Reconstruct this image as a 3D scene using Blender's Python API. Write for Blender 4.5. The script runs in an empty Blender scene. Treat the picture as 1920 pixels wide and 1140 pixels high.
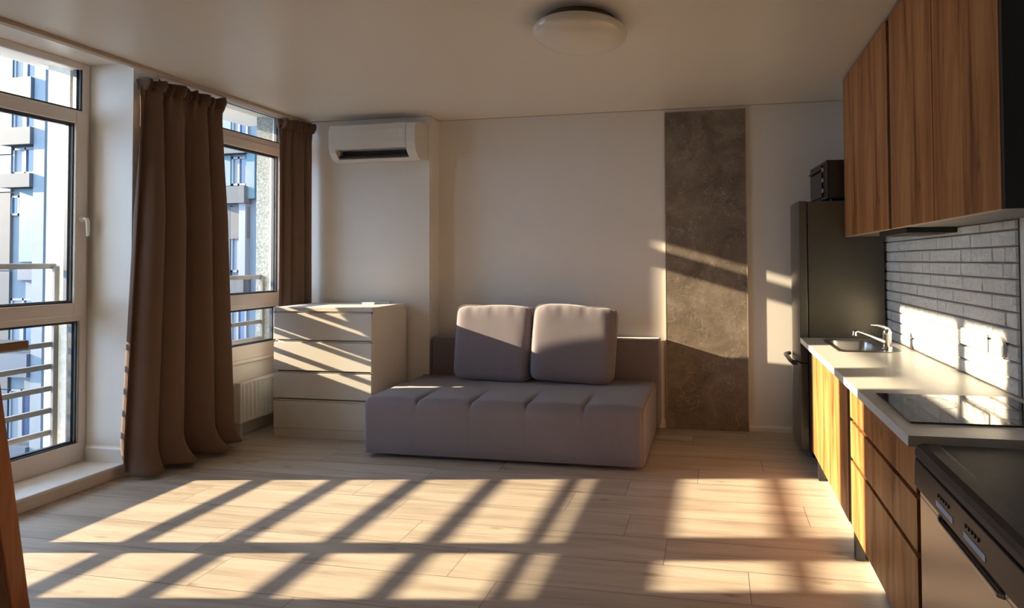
import bpy, math, random
from mathutils import Vector, Matrix
random.seed(7)
C = bpy.context.scene
COL = C.collection
R = math.radians

# ------------------------------------------------------------------ camera
CAM_Z = 1.40
yaw, pitch, roll = R(9.526), R(1.1675), R(-0.3716)
cy, sy = math.cos(yaw), math.sin(yaw)
cp, sp = math.cos(pitch), math.sin(pitch)
cr, sr = math.cos(roll), math.sin(roll)
M1 = Matrix(((1, 0, 0), (0, 0, -1), (0, 1, 0))) @ Matrix(((cy, sy, 0), (-sy, cy, 0), (0, 0, 1)))
MR = Matrix(((cr, -sr, 0), (sr, cr, 0), (0, 0, 1))) @ Matrix(((1, 0, 0), (0, cp, sp), (0, -sp, cp))) @ M1
cam_data = bpy.data.cameras.new('camera')
cam = bpy.data.objects.new('camera', cam_data)
COL.objects.link(cam)
rx, ry, rz = Vector(MR[0]), -Vector(MR[1]), -Vector(MR[2])
cam.matrix_world = Matrix(((rx.x, ry.x, rz.x, 0), (rx.y, ry.y, rz.y, 0), (rx.z, ry.z, rz.z, CAM_Z), (0, 0, 0, 1)))
cam_data.sensor_width = 36
cam_data.lens = 1043.76 / 1920 * 36
cam_data.shift_x = (960 - 1165) / 1920
cam_data.shift_y = (467.42 - 570) / 1920
cam_data.clip_start = 0.05
cam_data.clip_end = 300
C.camera = cam

# ------------------------------------------------------------------ light
SUN_E, SKY_E = 23.0, 8.0
world = bpy.data.worlds.new('sky_world')
C.world = world
world.use_nodes = True
bg = world.node_tree.nodes['Background']
bg.inputs[0].default_value = (0.53, 0.72, 1.0, 1)
bg.inputs[1].default_value = SKY_E
sun_data = bpy.data.lights.new('sun', 'SUN')
sun_data.energy = SUN_E
sun_data.color = (1.0, 0.775, 0.51)
sun_data.angle = R(0.55)
sun = bpy.data.objects.new('sun', sun_data)
COL.objects.link(sun)
AZ = R(8.6)
SLOPE = 0.292                     # drop per metre travelled along X
sd = Vector((math.cos(AZ), math.sin(AZ), -SLOPE * math.cos(AZ))).normalized()
sun.rotation_euler = sd.to_track_quat('-Z', 'Y').to_euler()
sun.location = (-9, 1, 5)

def portal(name, x, y0, y1, z0, z1):
    d = bpy.data.lights.new(name, 'AREA')
    d.shape = 'RECTANGLE'
    d.size, d.size_y = (y1 - y0), (z1 - z0)
    d.cycles.is_portal = True
    o = bpy.data.objects.new(name, d)
    COL.objects.link(o)
    o.location = (x, (y0 + y1) / 2, (z0 + z1) / 2)
    o.rotation_euler = Matrix(((0, 0, -1), (1, 0, 0), (0, -1, 0))).to_euler() if False else Vector((1, 0, 0)).to_track_quat('-Z', 'Z').to_euler()

portal('window_portal', -4.30, 1.70, 3.10, 0.12, 2.72)
portal('window_portal', -3.98, 3.30, 4.48, 0.70, 2.72)
vs = C.view_settings
vs.view_transform = 'Standard'
vs.look = 'None'
vs.exposure = 0.17
vs.gamma = 1.0
vs.use_curve_mapping = False
try:
    C.cycles.use_denoising = True
    C.cycles.diffuse_bounces = 8
    C.cycles.max_bounces = 14
    C.cycles.transparent_max_bounces = 16
    C.cycles.sample_clamp_indirect = 8
except Exception:
    pass

# ------------------------------------------------------------------ materials
def lin(h):
    h = h.lstrip('#')
    out = []
    for i in (0, 2, 4):
        v = int(h[i:i + 2], 16) / 255
        out.append(v / 12.92 if v <= 0.04045 else ((v + 0.055) / 1.055) ** 2.4)
    return (*out, 1)

def col(c):
    return lin(c) if isinstance(c, str) else (*c, 1) if len(c) == 3 else c

class NT:
    def __init__(s, name):
        s.m = bpy.data.materials.new(name)
        s.m.use_nodes = True
        s.t = s.m.node_tree
        s.p = s.t.nodes['Principled BSDF']
    def n(s, kind, **kw):
        nd = s.t.nodes.new(kind)
        for k, v in kw.items():
            if k in nd.inputs.keys() if hasattr(nd.inputs, 'keys') else False:
                nd.inputs[k].default_value = v
            else:
                setattr(nd, k, v)
        return nd
    def l(s, a, b):
        s.t.links.new(a, b)

def coords(T, scale=(1, 1, 1), rot=(0, 0, 0), kind='Object'):
    tc = T.n('ShaderNodeTexCoord')
    mp = T.n('ShaderNodeMapping')
    mp.inputs['Scale'].default_value = scale
    mp.inputs['Rotation'].default_value = rot
    T.l(tc.outputs[kind], mp.inputs['Vector'])
    return mp.outputs['Vector']

def noise(T, vec, scale, detail=4, rough=0.55, dist=0.0):
    n = T.n('ShaderNodeTexNoise')
    n.inputs['Scale'].default_value = scale
    n.inputs['Detail'].default_value = detail
    n.inputs['Roughness'].default_value = rough
    n.inputs['Distortion'].default_value = dist
    if vec is not None:
        T.l(vec, n.inputs['Vector'])
    return n.outputs['Fac']

def ramp(T, fac, stops):
    r = T.n('ShaderNodeValToRGB')
    e = r.color_ramp.elements
    while len(e) < len(stops):
        e.new(0.5)
    for k, (p, c) in enumerate(stops):
        e[k].position = p
        e[k].color = col(c)
    T.l(fac, r.inputs['Fac'])
    return r.outputs['Color']

def bump(T, fac, strength, dist=0.01):
    b = T.n('ShaderNodeBump')
    b.inputs['Strength'].default_value = strength
    b.inputs['Distance'].default_value = dist
    T.l(fac, b.inputs['Height'])
    T.l(b.outputs['Normal'], T.p.inputs['Normal'])

def mix(T, a, b, fac, mode='MIX'):
    m = T.n('ShaderNodeMix')
    m.data_type = 'RGBA'
    m.blend_type = mode
    for sock, v in ((m.inputs[6], a), (m.inputs[7], b)):
        if hasattr(v, 'links'):
            T.l(v, sock)
        else:
            sock.default_value = col(v)
    if hasattr(fac, 'links'):
        T.l(fac, m.inputs[0])
    else:
        m.inputs[0].default_value = fac
    return m.outputs[2]

def plain(name, c, rough=0.5, metal=0.0, spec=0.5, nscale=None, namt=0.06, bscale=None, bamt=0.1, coat=0.0):
    T = NT(name)
    T.p.inputs['Base Color'].default_value = col(c)
    T.p.inputs['Roughness'].default_value = rough
    T.p.inputs['Metallic'].default_value = metal
    T.p.inputs['Specular IOR Level'].default_value = spec
    T.p.inputs['Coat Weight'].default_value = coat
    if nscale:
        c0 = col(c)
        f = noise(T, coords(T), nscale, 5)
        lo = tuple(max(0, v * (1 - namt)) for v in c0[:3])
        hi = tuple(min(1, v * (1 + namt)) for v in c0[:3])
        T.l(ramp(T, f, [(0.3, lo), (0.7, hi)]), T.p.inputs['Base Color'])
    if bscale:
        bump(T, noise(T, coords(T), bscale, 4), bamt, 0.004)
    return T.m

def wood(name, dark, mid, light, axis='z', rough=0.45, streak=1.0, spec=0.4):
    T = NT(name)
    sc = {'z': (4.2, 4.2, 0.42), 'x': (0.5, 5, 5), 'y': (5, 0.5, 5)}[axis]
    v = coords(T, sc)
    a = noise(T, v, 2.4, 9, 0.66, 0.9)
    sc2 = {'z': (48, 48, 1.3), 'x': (1.4, 60, 60), 'y': (60, 1.6, 60)}[axis]
    b = noise(T, coords(T, sc2), 2.0, 4, 0.6)
    base = ramp(T, a, [(0.33, dark), (0.46, mid), (0.66, light)])
    fine = ramp(T, b, [(0.30, (0.62, 0.58, 0.54)), (0.62, (1, 1, 1))])
    c = mix(T, base, fine, 0.55 * streak, 'MULTIPLY')
    # knots
    kv = {'z': (4, 4, 1.7), 'x': (1.6, 4, 4), 'y': (4, 1.7, 4)}[axis]
    vo = T.n('ShaderNodeTexVoronoi')
    vo.inputs['Scale'].default_value = 1.5
    T.l(coords(T, kv), vo.inputs['Vector'])
    k = ramp(T, vo.outputs['Distance'], [(0.02, (1, 1, 1)), (0.11, (0, 0, 0))])
    kc = mix(T, c, dark, k)
    T.l(kc, T.p.inputs['Base Color'])
    T.p.inputs['Roughness'].default_value = rough
    T.p.inputs['Specular IOR Level'].default_value = spec
    bump(T, b, 0.06, 0.002)
    return T.m

def floor_mat(name):
    T = NT(name)
    at = T.n('ShaderNodeAttribute')
    at.attribute_name = 'plank'
    cmb = T.n('ShaderNodeVectorMath', operation='MULTIPLY')
    T.l(at.outputs['Color'], cmb.inputs[0])
    cmb.inputs[1].default_value = (31, 17, 9)
    tc = T.n('ShaderNodeTexCoord')
    ad = T.n('ShaderNodeVectorMath', operation='ADD')
    T.l(tc.outputs['Object'], ad.inputs[0])
    T.l(cmb.outputs[0], ad.inputs[1])
    def mp(s):
        m = T.n('ShaderNodeMapping')
        m.inputs['Scale'].default_value = s
        T.l(ad.outputs[0], m.inputs['Vector'])
        return m.outputs['Vector']
    a = noise(T, mp((0.55, 6, 1)), 2.0, 6, 0.6, 0.6)
    b = noise(T, mp((1.2, 45, 1)), 2.0, 4, 0.6)
    base = ramp(T, a, [(0.28, (0.36, 0.295, 0.23)), (0.5, (0.52, 0.445, 0.365)), (0.74, (0.63, 0.55, 0.46))])
    fine = ramp(T, b, [(0.28, (0.72, 0.69, 0.66)), (0.6, (1, 1, 1))])
    c = mix(T, base, fine, 0.5, 'MULTIPLY')
    vo = T.n('ShaderNodeTexVoronoi')
    vo.inputs['Scale'].default_value = 1.6
    T.l(mp((1.3, 4, 1)), vo.inputs['Vector'])
    k = ramp(T, vo.outputs['Distance'], [(0.02, (0.75, 0.75, 0.75)), (0.12, (0, 0, 0))])
    c = mix(T, c, (0.22, 0.15, 0.10), k)
    sep = T.n('ShaderNodeSeparateColor')
    T.l(at.outputs['Color'], sep.inputs[0])
    tint = ramp(T, sep.outputs[0], [(0.0, (0.90, 0.89, 0.88)), (1.0, (1.0, 1.0, 1.0))])
    c = mix(T, c, tint, 1.0, 'MULTIPLY')
    T.l(c, T.p.inputs['Base Color'])
    T.p.inputs['Roughness'].default_value = 0.42
    T.p.inputs['Specular IOR Level'].default_value = 0.35
    bump(T, b, 0.05, 0.002)
    return T.m

def stone_mat(name):
    T = NT(name)
    v = coords(T)
    a = noise(T, v, 3.2, 10, 0.68, 0.8)
    base = ramp(T, a, [(0.30, (0.125, 0.095, 0.070)), (0.5, (0.215, 0.172, 0.130)), (0.70, (0.34, 0.285, 0.225))])
    w = T.n('ShaderNodeTexNoise')
    w.inputs['Scale'].default_value = 9.0
    w.inputs['Detail'].default_value = 6
    T.l(v, w.inputs['Vector'])
    ad = mix(T, v, w.outputs['Color'], 0.16)
    def veins(scale, width):
        vo = T.n('ShaderNodeTexVoronoi')
        vo.feature = 'DISTANCE_TO_EDGE'
        vo.inputs['Scale'].default_value = scale
        T.l(ad, vo.inputs['Vector'])
        return ramp(T, vo.outputs['Distance'], [(0.0, (1, 1, 1)), (width, (0, 0, 0))])
    m1 = ramp(T, noise(T, v, 4.5, 4, 0.6), [(0.50, (0, 0, 0)), (0.64, (0.9, 0.9, 0.9))])
    m2 = ramp(T, noise(T, v, 6.5, 4, 0.6, 0.5), [(0.44, (0, 0, 0)), (0.60, (0.75, 0.75, 0.75))])
    c = mix(T, base, (0.45, 0.41, 0.36), mix(T, veins(11.0, 0.03), m1, 1.0, 'MULTIPLY'))
    c = mix(T, c, (0.42, 0.38, 0.33), mix(T, veins(30.0, 0.05), m2, 1.0, 'MULTIPLY'))
    f = ramp(T, noise(T, v, 60, 5, 0.7), [(0.3, (0.80, 0.80, 0.80)), (0.7, (1.0, 1.0, 1.0))])
    c = mix(T, c, f, 1.0, 'MULTIPLY')
    T.l(c, T.p.inputs['Base Color'])
    T.p.inputs['Roughness'].default_value = 0.55
    return T.m

def tile_mat(name):
    T = NT(name)
    v = coords(T)
    a = noise(T, v, 26, 6, 0.6, 1.2)
    b = noise(T, v, 7, 3)
    T.l(ramp(T, b, [(0.3, (0.74, 0.73, 0.71)), (0.7, (0.86, 0.85, 0.83))]), T.p.inputs['Base Color'])
    T.p.inputs['Roughness'].default_value = 0.6
    bump(T, a, 1.0, 0.020)
    return T.m

def fabric(name, c, scale=260, rough=0.95, sheen=0.3, var=0.10):
    T = NT(name)
    f = noise(T, coords(T), scale, 3, 0.7)
    g = noise(T, coords(T), 5, 3)
    c0 = col(c)
    lo = tuple(v * (1 - var) for v in c0[:3])
    hi = tuple(min(1, v * (1 + var)) for v in c0[:3])
    a = ramp(T, f, [(0.3, lo), (0.7, hi)])
    b = ramp(T, g, [(0.3, (0.93, 0.93, 0.93)), (0.7, (1, 1, 1))])
    T.l(mix(T, a, b, 1.0, 'MULTIPLY'), T.p.inputs['Base Color'])
    T.p.inputs['Roughness'].default_value = rough
    T.p.inputs['Specular IOR Level'].default_value = 0.2
    T.p.inputs['Sheen Weight'].default_value = sheen
    bump(T, f, 0.15, 0.002)
    return T.m

def glass_mat(name):
    m = bpy.data.materials.new(name)
    m.use_nodes = True
    t = m.node_tree
    t.nodes.clear()
    out = t.nodes.new('ShaderNodeOutputMaterial')
    mx = t.nodes.new('ShaderNodeMixShader')
    tr = t.nodes.new('ShaderNodeBsdfTransparent')
    tr.inputs[0].default_value = (0.95, 0.975, 0.98, 1)
    gl = t.nodes.new('ShaderNodeBsdfGlossy')
    gl.inputs['Roughness'].default_value = 0.02
    fr = t.nodes.new('ShaderNodeFresnel')
    fr.inputs[0].default_value = 1.25
    t.links.new(fr.outputs[0], mx.inputs[0])
    t.links.new(tr.outputs[0], mx.inputs[1])
    t.links.new(gl.outputs[0], mx.inputs[2])
    t.links.new(mx.outputs[0], out.inputs[0])
    return m

M = {}
M['wall'] = plain('wall_paint', (0.75, 0.715, 0.665), 0.7, nscale=3, namt=0.015, bscale=220, bamt=0.05)
M['ceil'] = plain('satin_ceiling', (0.76, 0.73, 0.685), 0.34, spec=0.4, nscale=2, namt=0.01)
M['floor'] = floor_mat('oak_planks')
M['seam'] = plain('plank_seam', (0.10, 0.075, 0.055), 0.9)
M['white'] = plain('white_plastic', (0.78, 0.765, 0.74), 0.35)
M['frame'] = plain('window_frame_white', (0.72, 0.665, 0.61), 0.35)
M['gasket'] = plain('black_gasket', (0.012, 0.016, 0.022), 0.5)
M['spacer'] = plain('pane_spacer', (0.30, 0.33, 0.36), 0.4, 0.6)
M['glass'] = glass_mat('window_glass')
M['skirt'] = plain('white_skirting', (0.78, 0.77, 0.75), 0.4)
M['curtain'] = fabric('brown_curtain', (0.165, 0.105, 0.078), 300, sheen=0.1)
M['sofa'] = fabric('grey_upholstery', (0.215, 0.187, 0.203), 320, sheen=0.25)
M['black'] = plain('black_plastic', (0.012, 0.012, 0.012), 0.45)
M['darkgrey'] = plain('charcoal_board', (0.035, 0.033, 0.032), 0.5)
M['chest'] = plain('white_lacquer', (0.72, 0.69, 0.63), 0.42, nscale=4, namt=0.015)
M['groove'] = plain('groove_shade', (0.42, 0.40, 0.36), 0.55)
M['oak'] = wood('cabinet_oak', (0.115, 0.036, 0.010), (0.35, 0.138, 0.042), (0.53, 0.250, 0.092), 'z', streak=1.2)
M['oakedge'] = plain('oak_edge', (0.62, 0.40, 0.22), 0.5)
M['counter'] = plain('cream_worktop', (0.68, 0.66, 0.61), 0.32, nscale=60, namt=0.05)
M['plinth'] = plain('grey_plinth', (0.50, 0.48, 0.46), 0.35, 0.3)
M['underside'] = plain('cabinet_underside', (0.20, 0.185, 0.17), 0.5)
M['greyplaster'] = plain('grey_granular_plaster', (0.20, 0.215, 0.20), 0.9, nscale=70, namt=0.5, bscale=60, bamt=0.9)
M['stone'] = stone_mat('brown_stone')
M['tile'] = tile_mat('white_brick_tile')
M['grout'] = plain('dark_grout', (0.16, 0.145, 0.125), 0.9)
M['steel'] = plain('brushed_steel', (0.55, 0.53, 0.50), 0.28, 1.0)
M['chrome'] = plain('chrome', (0.80, 0.79, 0.77), 0.08, 1.0)
M['fridge'] = plain('bronze_fridge', (0.115, 0.105, 0.085), 0.36, 0.5, nscale=90, namt=0.08)
M['fridgedoor'] = plain('bronze_fridge_door', (0.15, 0.14, 0.12), 0.34, 0.7)
M['hob'] = plain('black_ceramic', (0.010, 0.010, 0.011), 0.06, spec=0.6, coat=0.5)
M['dwtop'] = plain('dark_brown_top', (0.045, 0.036, 0.030), 0.5, nscale=30, namt=0.15, bscale=160, bamt=0.12)
M['dwpanel'] = plain('graphite_panel', (0.048, 0.043, 0.043), 0.38, 0.2)
M['dwdoor'] = plain('champagne_steel', (0.44, 0.40, 0.36), 0.30, 0.75)
M['label'] = plain('pale_blue_label', (0.36, 0.44, 0.56), 0.5)
M['acwhite'] = plain('appliance_white', (0.70, 0.68, 0.64), 0.28)
M['lamp'] = plain('opal_plastic', (0.74, 0.70, 0.64), 0.14, spec=0.5)
M['lampbase'] = plain('lamp_base', (0.13, 0.11, 0.09), 0.5)
M['radiator'] = plain('radiator_enamel', (0.78, 0.76, 0.69), 0.35)
M['table'] = wood('table_wood', (0.20, 0.058, 0.014), (0.34, 0.110, 0.027), (0.45, 0.16, 0.042), 'z', 0.35)
M['tabletop'] = wood('table_top_wood', (0.13, 0.06, 0.03), (0.20, 0.10, 0.05), (0.27, 0.14, 0.075), 'y', 0.35)
M['plaster'] = plain('outside_plaster', (0.48, 0.47, 0.43), 0.9, nscale=30, namt=0.14, bscale=45, bamt=0.9)
M['rail'] = plain('railing_paint', (0.11, 0.105, 0.10), 0.5, 0.2)
M['track'] = plain('curtain_track_beige', (0.48, 0.38, 0.29), 0.5)
M['oven'] = plain('oven_body', (0.050, 0.044, 0.038), 0.45, 0.3)
M['ovenglass'] = plain('oven_glass', (0.012, 0.010, 0.009), 0.1)
M['display'] = plain('display_mark', (0.85, 0.87, 0.88), 0.4)
M['cyan'] = plain('cyan_cladding', (0.040, 0.085, 0.098), 0.6, nscale=2, namt=0.1)
M['greyclad'] = plain('grey_cladding', (0.032, 0.036, 0.040), 0.7, nscale=2, namt=0.1)
M['brownclad'] = plain('brown_cladding', (0.062, 0.053, 0.049), 0.7, nscale=2, namt=0.12)
M['paleclad'] = plain('pale_cladding', (0.090, 0.105, 0.118), 0.7, nscale=2, namt=0.08)
M['slab'] = plain('balcony_panel', (0.022, 0.036, 0.055), 0.5)
M['farwin'] = plain('far_window_frame', (0.115, 0.12, 0.128), 0.5)
M['farpane'] = plain('far_window_pane', (0.018, 0.04, 0.085), 0.12, spec=0.7)
M['ground'] = plain('street_ground', (0.03, 0.035, 0.04), 0.9, nscale=0.3, namt=0.3)

# ------------------------------------------------------------------ builders
class MB:
    def __init__(s):
        s.v, s.f, s.m, s.sm = [], [], [], []
    def add(s, vs, fs, m=0, smooth=False):
        o = len(s.v)
        s.v += [Vector(p) for p in vs]
        for f in fs:
            s.f.append(tuple(o + i for i in f)); s.m.append(m); s.sm.append(smooth)
        return s
    def box(s, x0, x1, y0, y1, z0, z1, m=0):
        vs = [(x, y, z) for z in (z0, z1) for y in (y0, y1) for x in (x0, x1)]
        return s.add(vs, [(0, 2, 3, 1), (4, 5, 7, 6), (0, 1, 5, 4), (2, 6, 7, 3), (0, 4, 6, 2), (1, 3, 7, 5)], m)
    def prism(s, poly, a0, a1, axis='y', m=0):
        """poly: 2-D outline; extruded along axis from a0 to a1"""
        n = len(poly)
        def P(p, a):
            return (p[0], a, p[1]) if axis == 'y' else (a, p[0], p[1]) if axis == 'x' else (p[0], p[1], a)
        vs = [P(p, a0) for p in poly] + [P(p, a1) for p in poly]
        fs = [tuple(range(n)), tuple(range(2 * n - 1, n - 1, -1))]
        fs += [(i, i + n, (i + 1) % n + n, (i + 1) % n) for i in range(n)]
        return s.add(vs, fs, m)
    def tube(s, pts, r, n=14, m=0):
        pts = [Vector(p) for p in pts]
        rs = r if isinstance(r, (list, tuple)) else [r] * len(pts)
        vs, fs = [], []
        up = None
        for i, p in enumerate(pts):
            d = (pts[min(i + 1, len(pts) - 1)] - pts[max(i - 1, 0)]).normalized()
            if up is None:
                up = d.orthogonal().normalized()
            a = (up - d * up.dot(d)).normalized(); up = a
            b = d.cross(a)
            for k in range(n):
                t = 2 * math.pi * k / n
                vs.append(p + (a * math.cos(t) + b * math.sin(t)) * rs[i])
        for i in range(len(pts) - 1):
            for k in range(n):
                k2 = (k + 1) % n
                fs.append((i * n + k, i * n + k2, (i + 1) * n + k2, (i + 1) * n + k))
        fs.append(tuple(range(n - 1, -1, -1)))
        fs.append(tuple((len(pts) - 1) * n + k for k in range(n)))
        return s.add(vs, fs, m, True)
    def lathe(s, prof, c, n=48, m=0, axis='z'):
        vs, fs = [], []
        c = Vector(c)
        for (r, h) in prof:
            for k in range(n):
                t = 2 * math.pi * k / n
                q = (r * math.cos(t), r * math.sin(t), h)
                if axis == 'x':
                    q = (h, q[0], q[1])
                elif axis == 'y':
                    q = (q[0], h, q[1])
                vs.append(c + Vector(q))
        for i in range(len(prof) - 1):
            for k in range(n):
                k2 = (k + 1) % n
                fs.append((i * n + k, i * n + k2, (i + 1) * n + k2, (i + 1) * n + k))
        fs.append(tuple(range(n - 1, -1, -1)))
        fs.append(tuple((len(prof) - 1) * n + k for k in range(n)))
        return s.add(vs, fs, m, True)
    def grid(s, fn, nu, nv, m=0, flip=False):
        vs = [fn(i / nu, j / nv) for j in range(nv + 1) for i in range(nu + 1)]
        fs = []
        for j in range(nv):
            for i in range(nu):
                a = j * (nu + 1) + i
                q = (a, a + 1, a + nu + 2, a + nu + 1)
                fs.append(q[::-1] if flip else q)
        return s.add(vs, fs, m, True)
    def xf(s, mat):
        s.v = [mat @ p for p in s.v]
        return s
    def build(s, name, mats, parent=None, bevel=0, seg=2, loc=None, ang=35, solid=0, subsurf=0):
        org = Vector((0, 0, 0))
        if parent is not None:
            q = parent
            while q.parent is not None:
                q = q.parent
            org = q.location
        elif loc is not None:
            org = Vector(loc)
        me = bpy.data.meshes.new(name)
        me.from_pydata([tuple(p - org) for p in s.v], [], s.f)
        for m in (mats if isinstance(mats, (list, tuple)) else [mats]):
            me.materials.append(M[m] if isinstance(m, str) else m)
        me.polygons.foreach_set('material_index', s.m)
        me.polygons.foreach_set('use_smooth', s.sm)
        me.update()
        if any(s.sm):
            me.set_sharp_from_angle(angle=R(ang))
        o = bpy.data.objects.new(name, me)
        COL.objects.link(o)
        if parent is not None:
            o.parent = parent
        else:
            o.location = org
        if solid:
            md = o.modifiers.new('thickness', 'SOLIDIFY'); md.thickness = solid; md.offset = 0
        if bevel:
            md = o.modifiers.new('bevel', 'BEVEL'); md.width = bevel; md.segments = seg
            md.limit_method = 'ANGLE'; md.angle_limit = R(40)
        return o

def tag(o, label=None, cat=None, group=None, kind=None):
    if label: o['label'] = label
    if cat: o['category'] = cat
    if group: o['group'] = group
    if kind: o['kind'] = kind
    return o

def thing(name, label, cat, loc, group=None, kind=None):
    o = bpy.data.objects.new(name, None)
    o.empty_display_size = 0.1
    COL.objects.link(o)
    o.location = loc
    return tag(o, label, cat, group, kind)

def struct(name, mb, mats, **kw):
    return tag(mb.build(name, mats, **kw), kind='structure')

def bx(*a):
    return MB().box(*a)

# ------------------------------------------------------------------ room shell
H = 2.68            # main ceiling
HS = 2.75           # recess above the windows
YB = 4.69           # back wall
XR = 1.19           # kitchen wall
YN = -1.6           # wall behind the camera
YBUMP, XBUMP = 4.51, -2.455
XW1, XW2 = -4.20, -3.88
YREV = 3.115

# floor: planks laid along X, 0.241 m wide
fl = MB()
PW, PL = 0.241, 1.325
offs = {0: -2.28, 1: 0.134, 2: -0.248, 3: -0.47, 4: 0.48}
cols = []
def plank(x0, x1, y0, y1):
    g = 0.0011
    fl.add([(x0 + g, y0 + g, 0), (x1 - g, y0 + g, 0), (x1 - g, y1 - g, 0), (x0 + g, y1 - g, 0)], [(0, 1, 2, 3)], 0)
    cols.append((random.random(), random.random(), random.random()))
k0 = math.floor((YN - 2.10) / PW)
k1 = math.ceil((YB - 2.10) / PW)
for k in range(k0, k1):
    ya, yb = max(YN, 2.10 + k * PW), min(YB, 2.10 + (k + 1) * PW)
    if yb - ya < 0.005:
        continue
    off = offs.get(k, (k * 0.4217) % PL)
    x = off - math.ceil((off + 4.3) / PL) * PL
    while x < XR:
        a, b = max(x, -4.28), min(x + PL, XR)
        if b - a > 0.01:
            plank(a, b, ya, yb)
        x += PL
npl = len(cols)
fl.box(-4.28, XR, YN, YB, -0.12, -0.0035, 1)
floor = struct('floor', fl, ['floor', 'seam'])
ca = floor.data.attributes.new('plank', 'FLOAT_COLOR', 'FACE')
for i in range(len(floor.data.polygons)):
    c = cols[i] if i < npl else (0, 0, 0)
    ca.data[i].color = (*c, 1)

struct('ceiling', bx(-3.72, XR + 0.15, YN - .1, YB + .1, H, H + 0.2).box(-4.55, -3.72, YN - .1, YB + .1, HS, H + 0.2), 'ceil')
struct('wall_back', bx(XBUMP - 0.01, XR + 0.15, YB, YB + 0.15, 0, H + .05), 'wall')
struct('wall_back_chase', bx(-4.0, XBUMP, YBUMP, YB + 0.15, 0, HS + .02), 'wall')
struct('wall_right', bx(XR, XR + 0.15, YN - .1, YB + .15, 0, H + .05), 'wall')
struct('wall_near', bx(-4.5, XR + .15, YN - 0.15, YN, 0, HS), 'wall')
# window wall: near pieces, pier between the two windows, parapet and corner pier
wl = bx(-4.45, -4.12, YN - .1, 1.66, 0, HS)
wl.box(-4.26, -3.83, YREV, 3.27, 0, HS)
wl.box(-4.00, -3.83, 3.27, 4.51, 0, 0.60)
struct('wall_left', wl, 'wall')
wo = bx(-4.45, -4.27, 3.06, 3.34, -1.0, 3.2)
wo.box(-4.27, -4.03, 3.275, 3.34, -1.0, 3.2)
wo.box(-4.15, -4.01, 3.27, 4.52, -1.0, 0.58)
wo.box(-4.45, -4.275, YN, 3.06, 2.755, 3.2)
wo.box(-4.15, -3.985, 3.34, 4.48, 2.745, 3.2)
wo.box(-4.50, -4.275, YN, 3.06, -1.0, 0.02)
struct('wall_outside', wo, 'plaster')
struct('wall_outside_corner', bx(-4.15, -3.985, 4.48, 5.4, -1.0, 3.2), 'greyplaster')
# step under the tall window
stp = thing('trim_1', None, None, (-3.86, 2.4, 0), kind='structure')
bx(-4.28, -3.865, 1.66, YREV, 0, 0.066).build('riser', 'frame', stp, bevel=0.003)
bx(-4.28, -3.852, 1.66, YREV, 0.066, 0.085).build('tread', 'skirt', stp, bevel=0.004)

struct('shadow_gap_strip', bx(XBUMP, XR, YB - .004, YB + .002, H - .005, H + .001).box(-3.70, XBUMP + .004, YBUMP - .004, YBUMP + .002, H - .005, H + .001).box(XBUMP - .002, XBUMP + .004, YBUMP - .004, YB, H - .005, H + .001), 'track')  # thin darker strip coloured in as the shadow gap where walls meet ceiling
# skirting boards
def skirt_y(name, x0, x1, y, z0=0.0, h=0.07, t=0.013):
    prof = [(y, z0), (y - t, z0), (y - t, z0 + h - .018), (y - t * .45, z0 + h - .006), (y - t * .4, z0 + h), (y, z0 + h)]
    struct(name, MB().prism(prof, x0, x1, 'x'), 'skirt', bevel=0.001)
skirt_y('baseboard_back', -0.47, -0.412, YB)
skirt_y('baseboard_back_right', 0.268, 0.60, YB, h=0.05)
skirt_y('baseboard_reveal', -4.17, -3.83, YREV, 0.085, 0.105)
skirt_y('baseboard_chase', -3.6, XBUMP, YBUMP)

# ------------------------------------------------------------------ windows
def ring(x0, x1, y0, y1, z0, z1, w, mb=None, wb=None):
    mb = mb or MB()
    wb = wb or w
    mb.box(x0, x1, y0, y0 + w, z0, z1).box(x0, x1, y1 - w, y1, z0, z1)
    mb.box(x0, x1, y0 + w, y1 - w, z0, z0 + wb).box(x0, x1, y0 + w, y1 - w, z1 - w, z1)
    return mb

def pane(root, x, y0, y1, z0, z1):
    """glass with its black gasket and the metal spacer seen behind it"""
    p = bx(x - .004, x + .004, y0, y1, z0, z1).build('pane', 'glass', root)
    ring(x + .004, x + .016, y0 - .002, y1 + .002, z0 - .002, z1 + .002, .009).build('gasket', 'gasket', p)
    ring(x - .034, x - .006, y0, y1, z0, z1, .016).build('spacer', 'gasket', p)
    return p

w1 = thing('window_1', None, None, (XW1, 2.4, 0.085), kind='structure')
fr = ring(XW1 - .06, XW1 + .02, 1.66, YREV, 0.085, HS, 0.045)
fr.box(XW1 - .058, XW1 + .0215, 2.095, 2.165, 0.12, HS - .002)           # mullion
fr.box(XW1 - .059, XW1 + .0207, 1.70, 3.08, 2.385, 2.425)           # transom
fr.box(XW1 - .059, XW1 + .0207, 1.70, 3.08, 1.022, 1.075)          # lower rail
fr.box(XW1 - .0615, XW1 + .0225, 1.661, YREV - .001, 0.0855, 0.215)
fr.build('window_frame', 'frame', w1, bevel=0.004)
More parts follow.
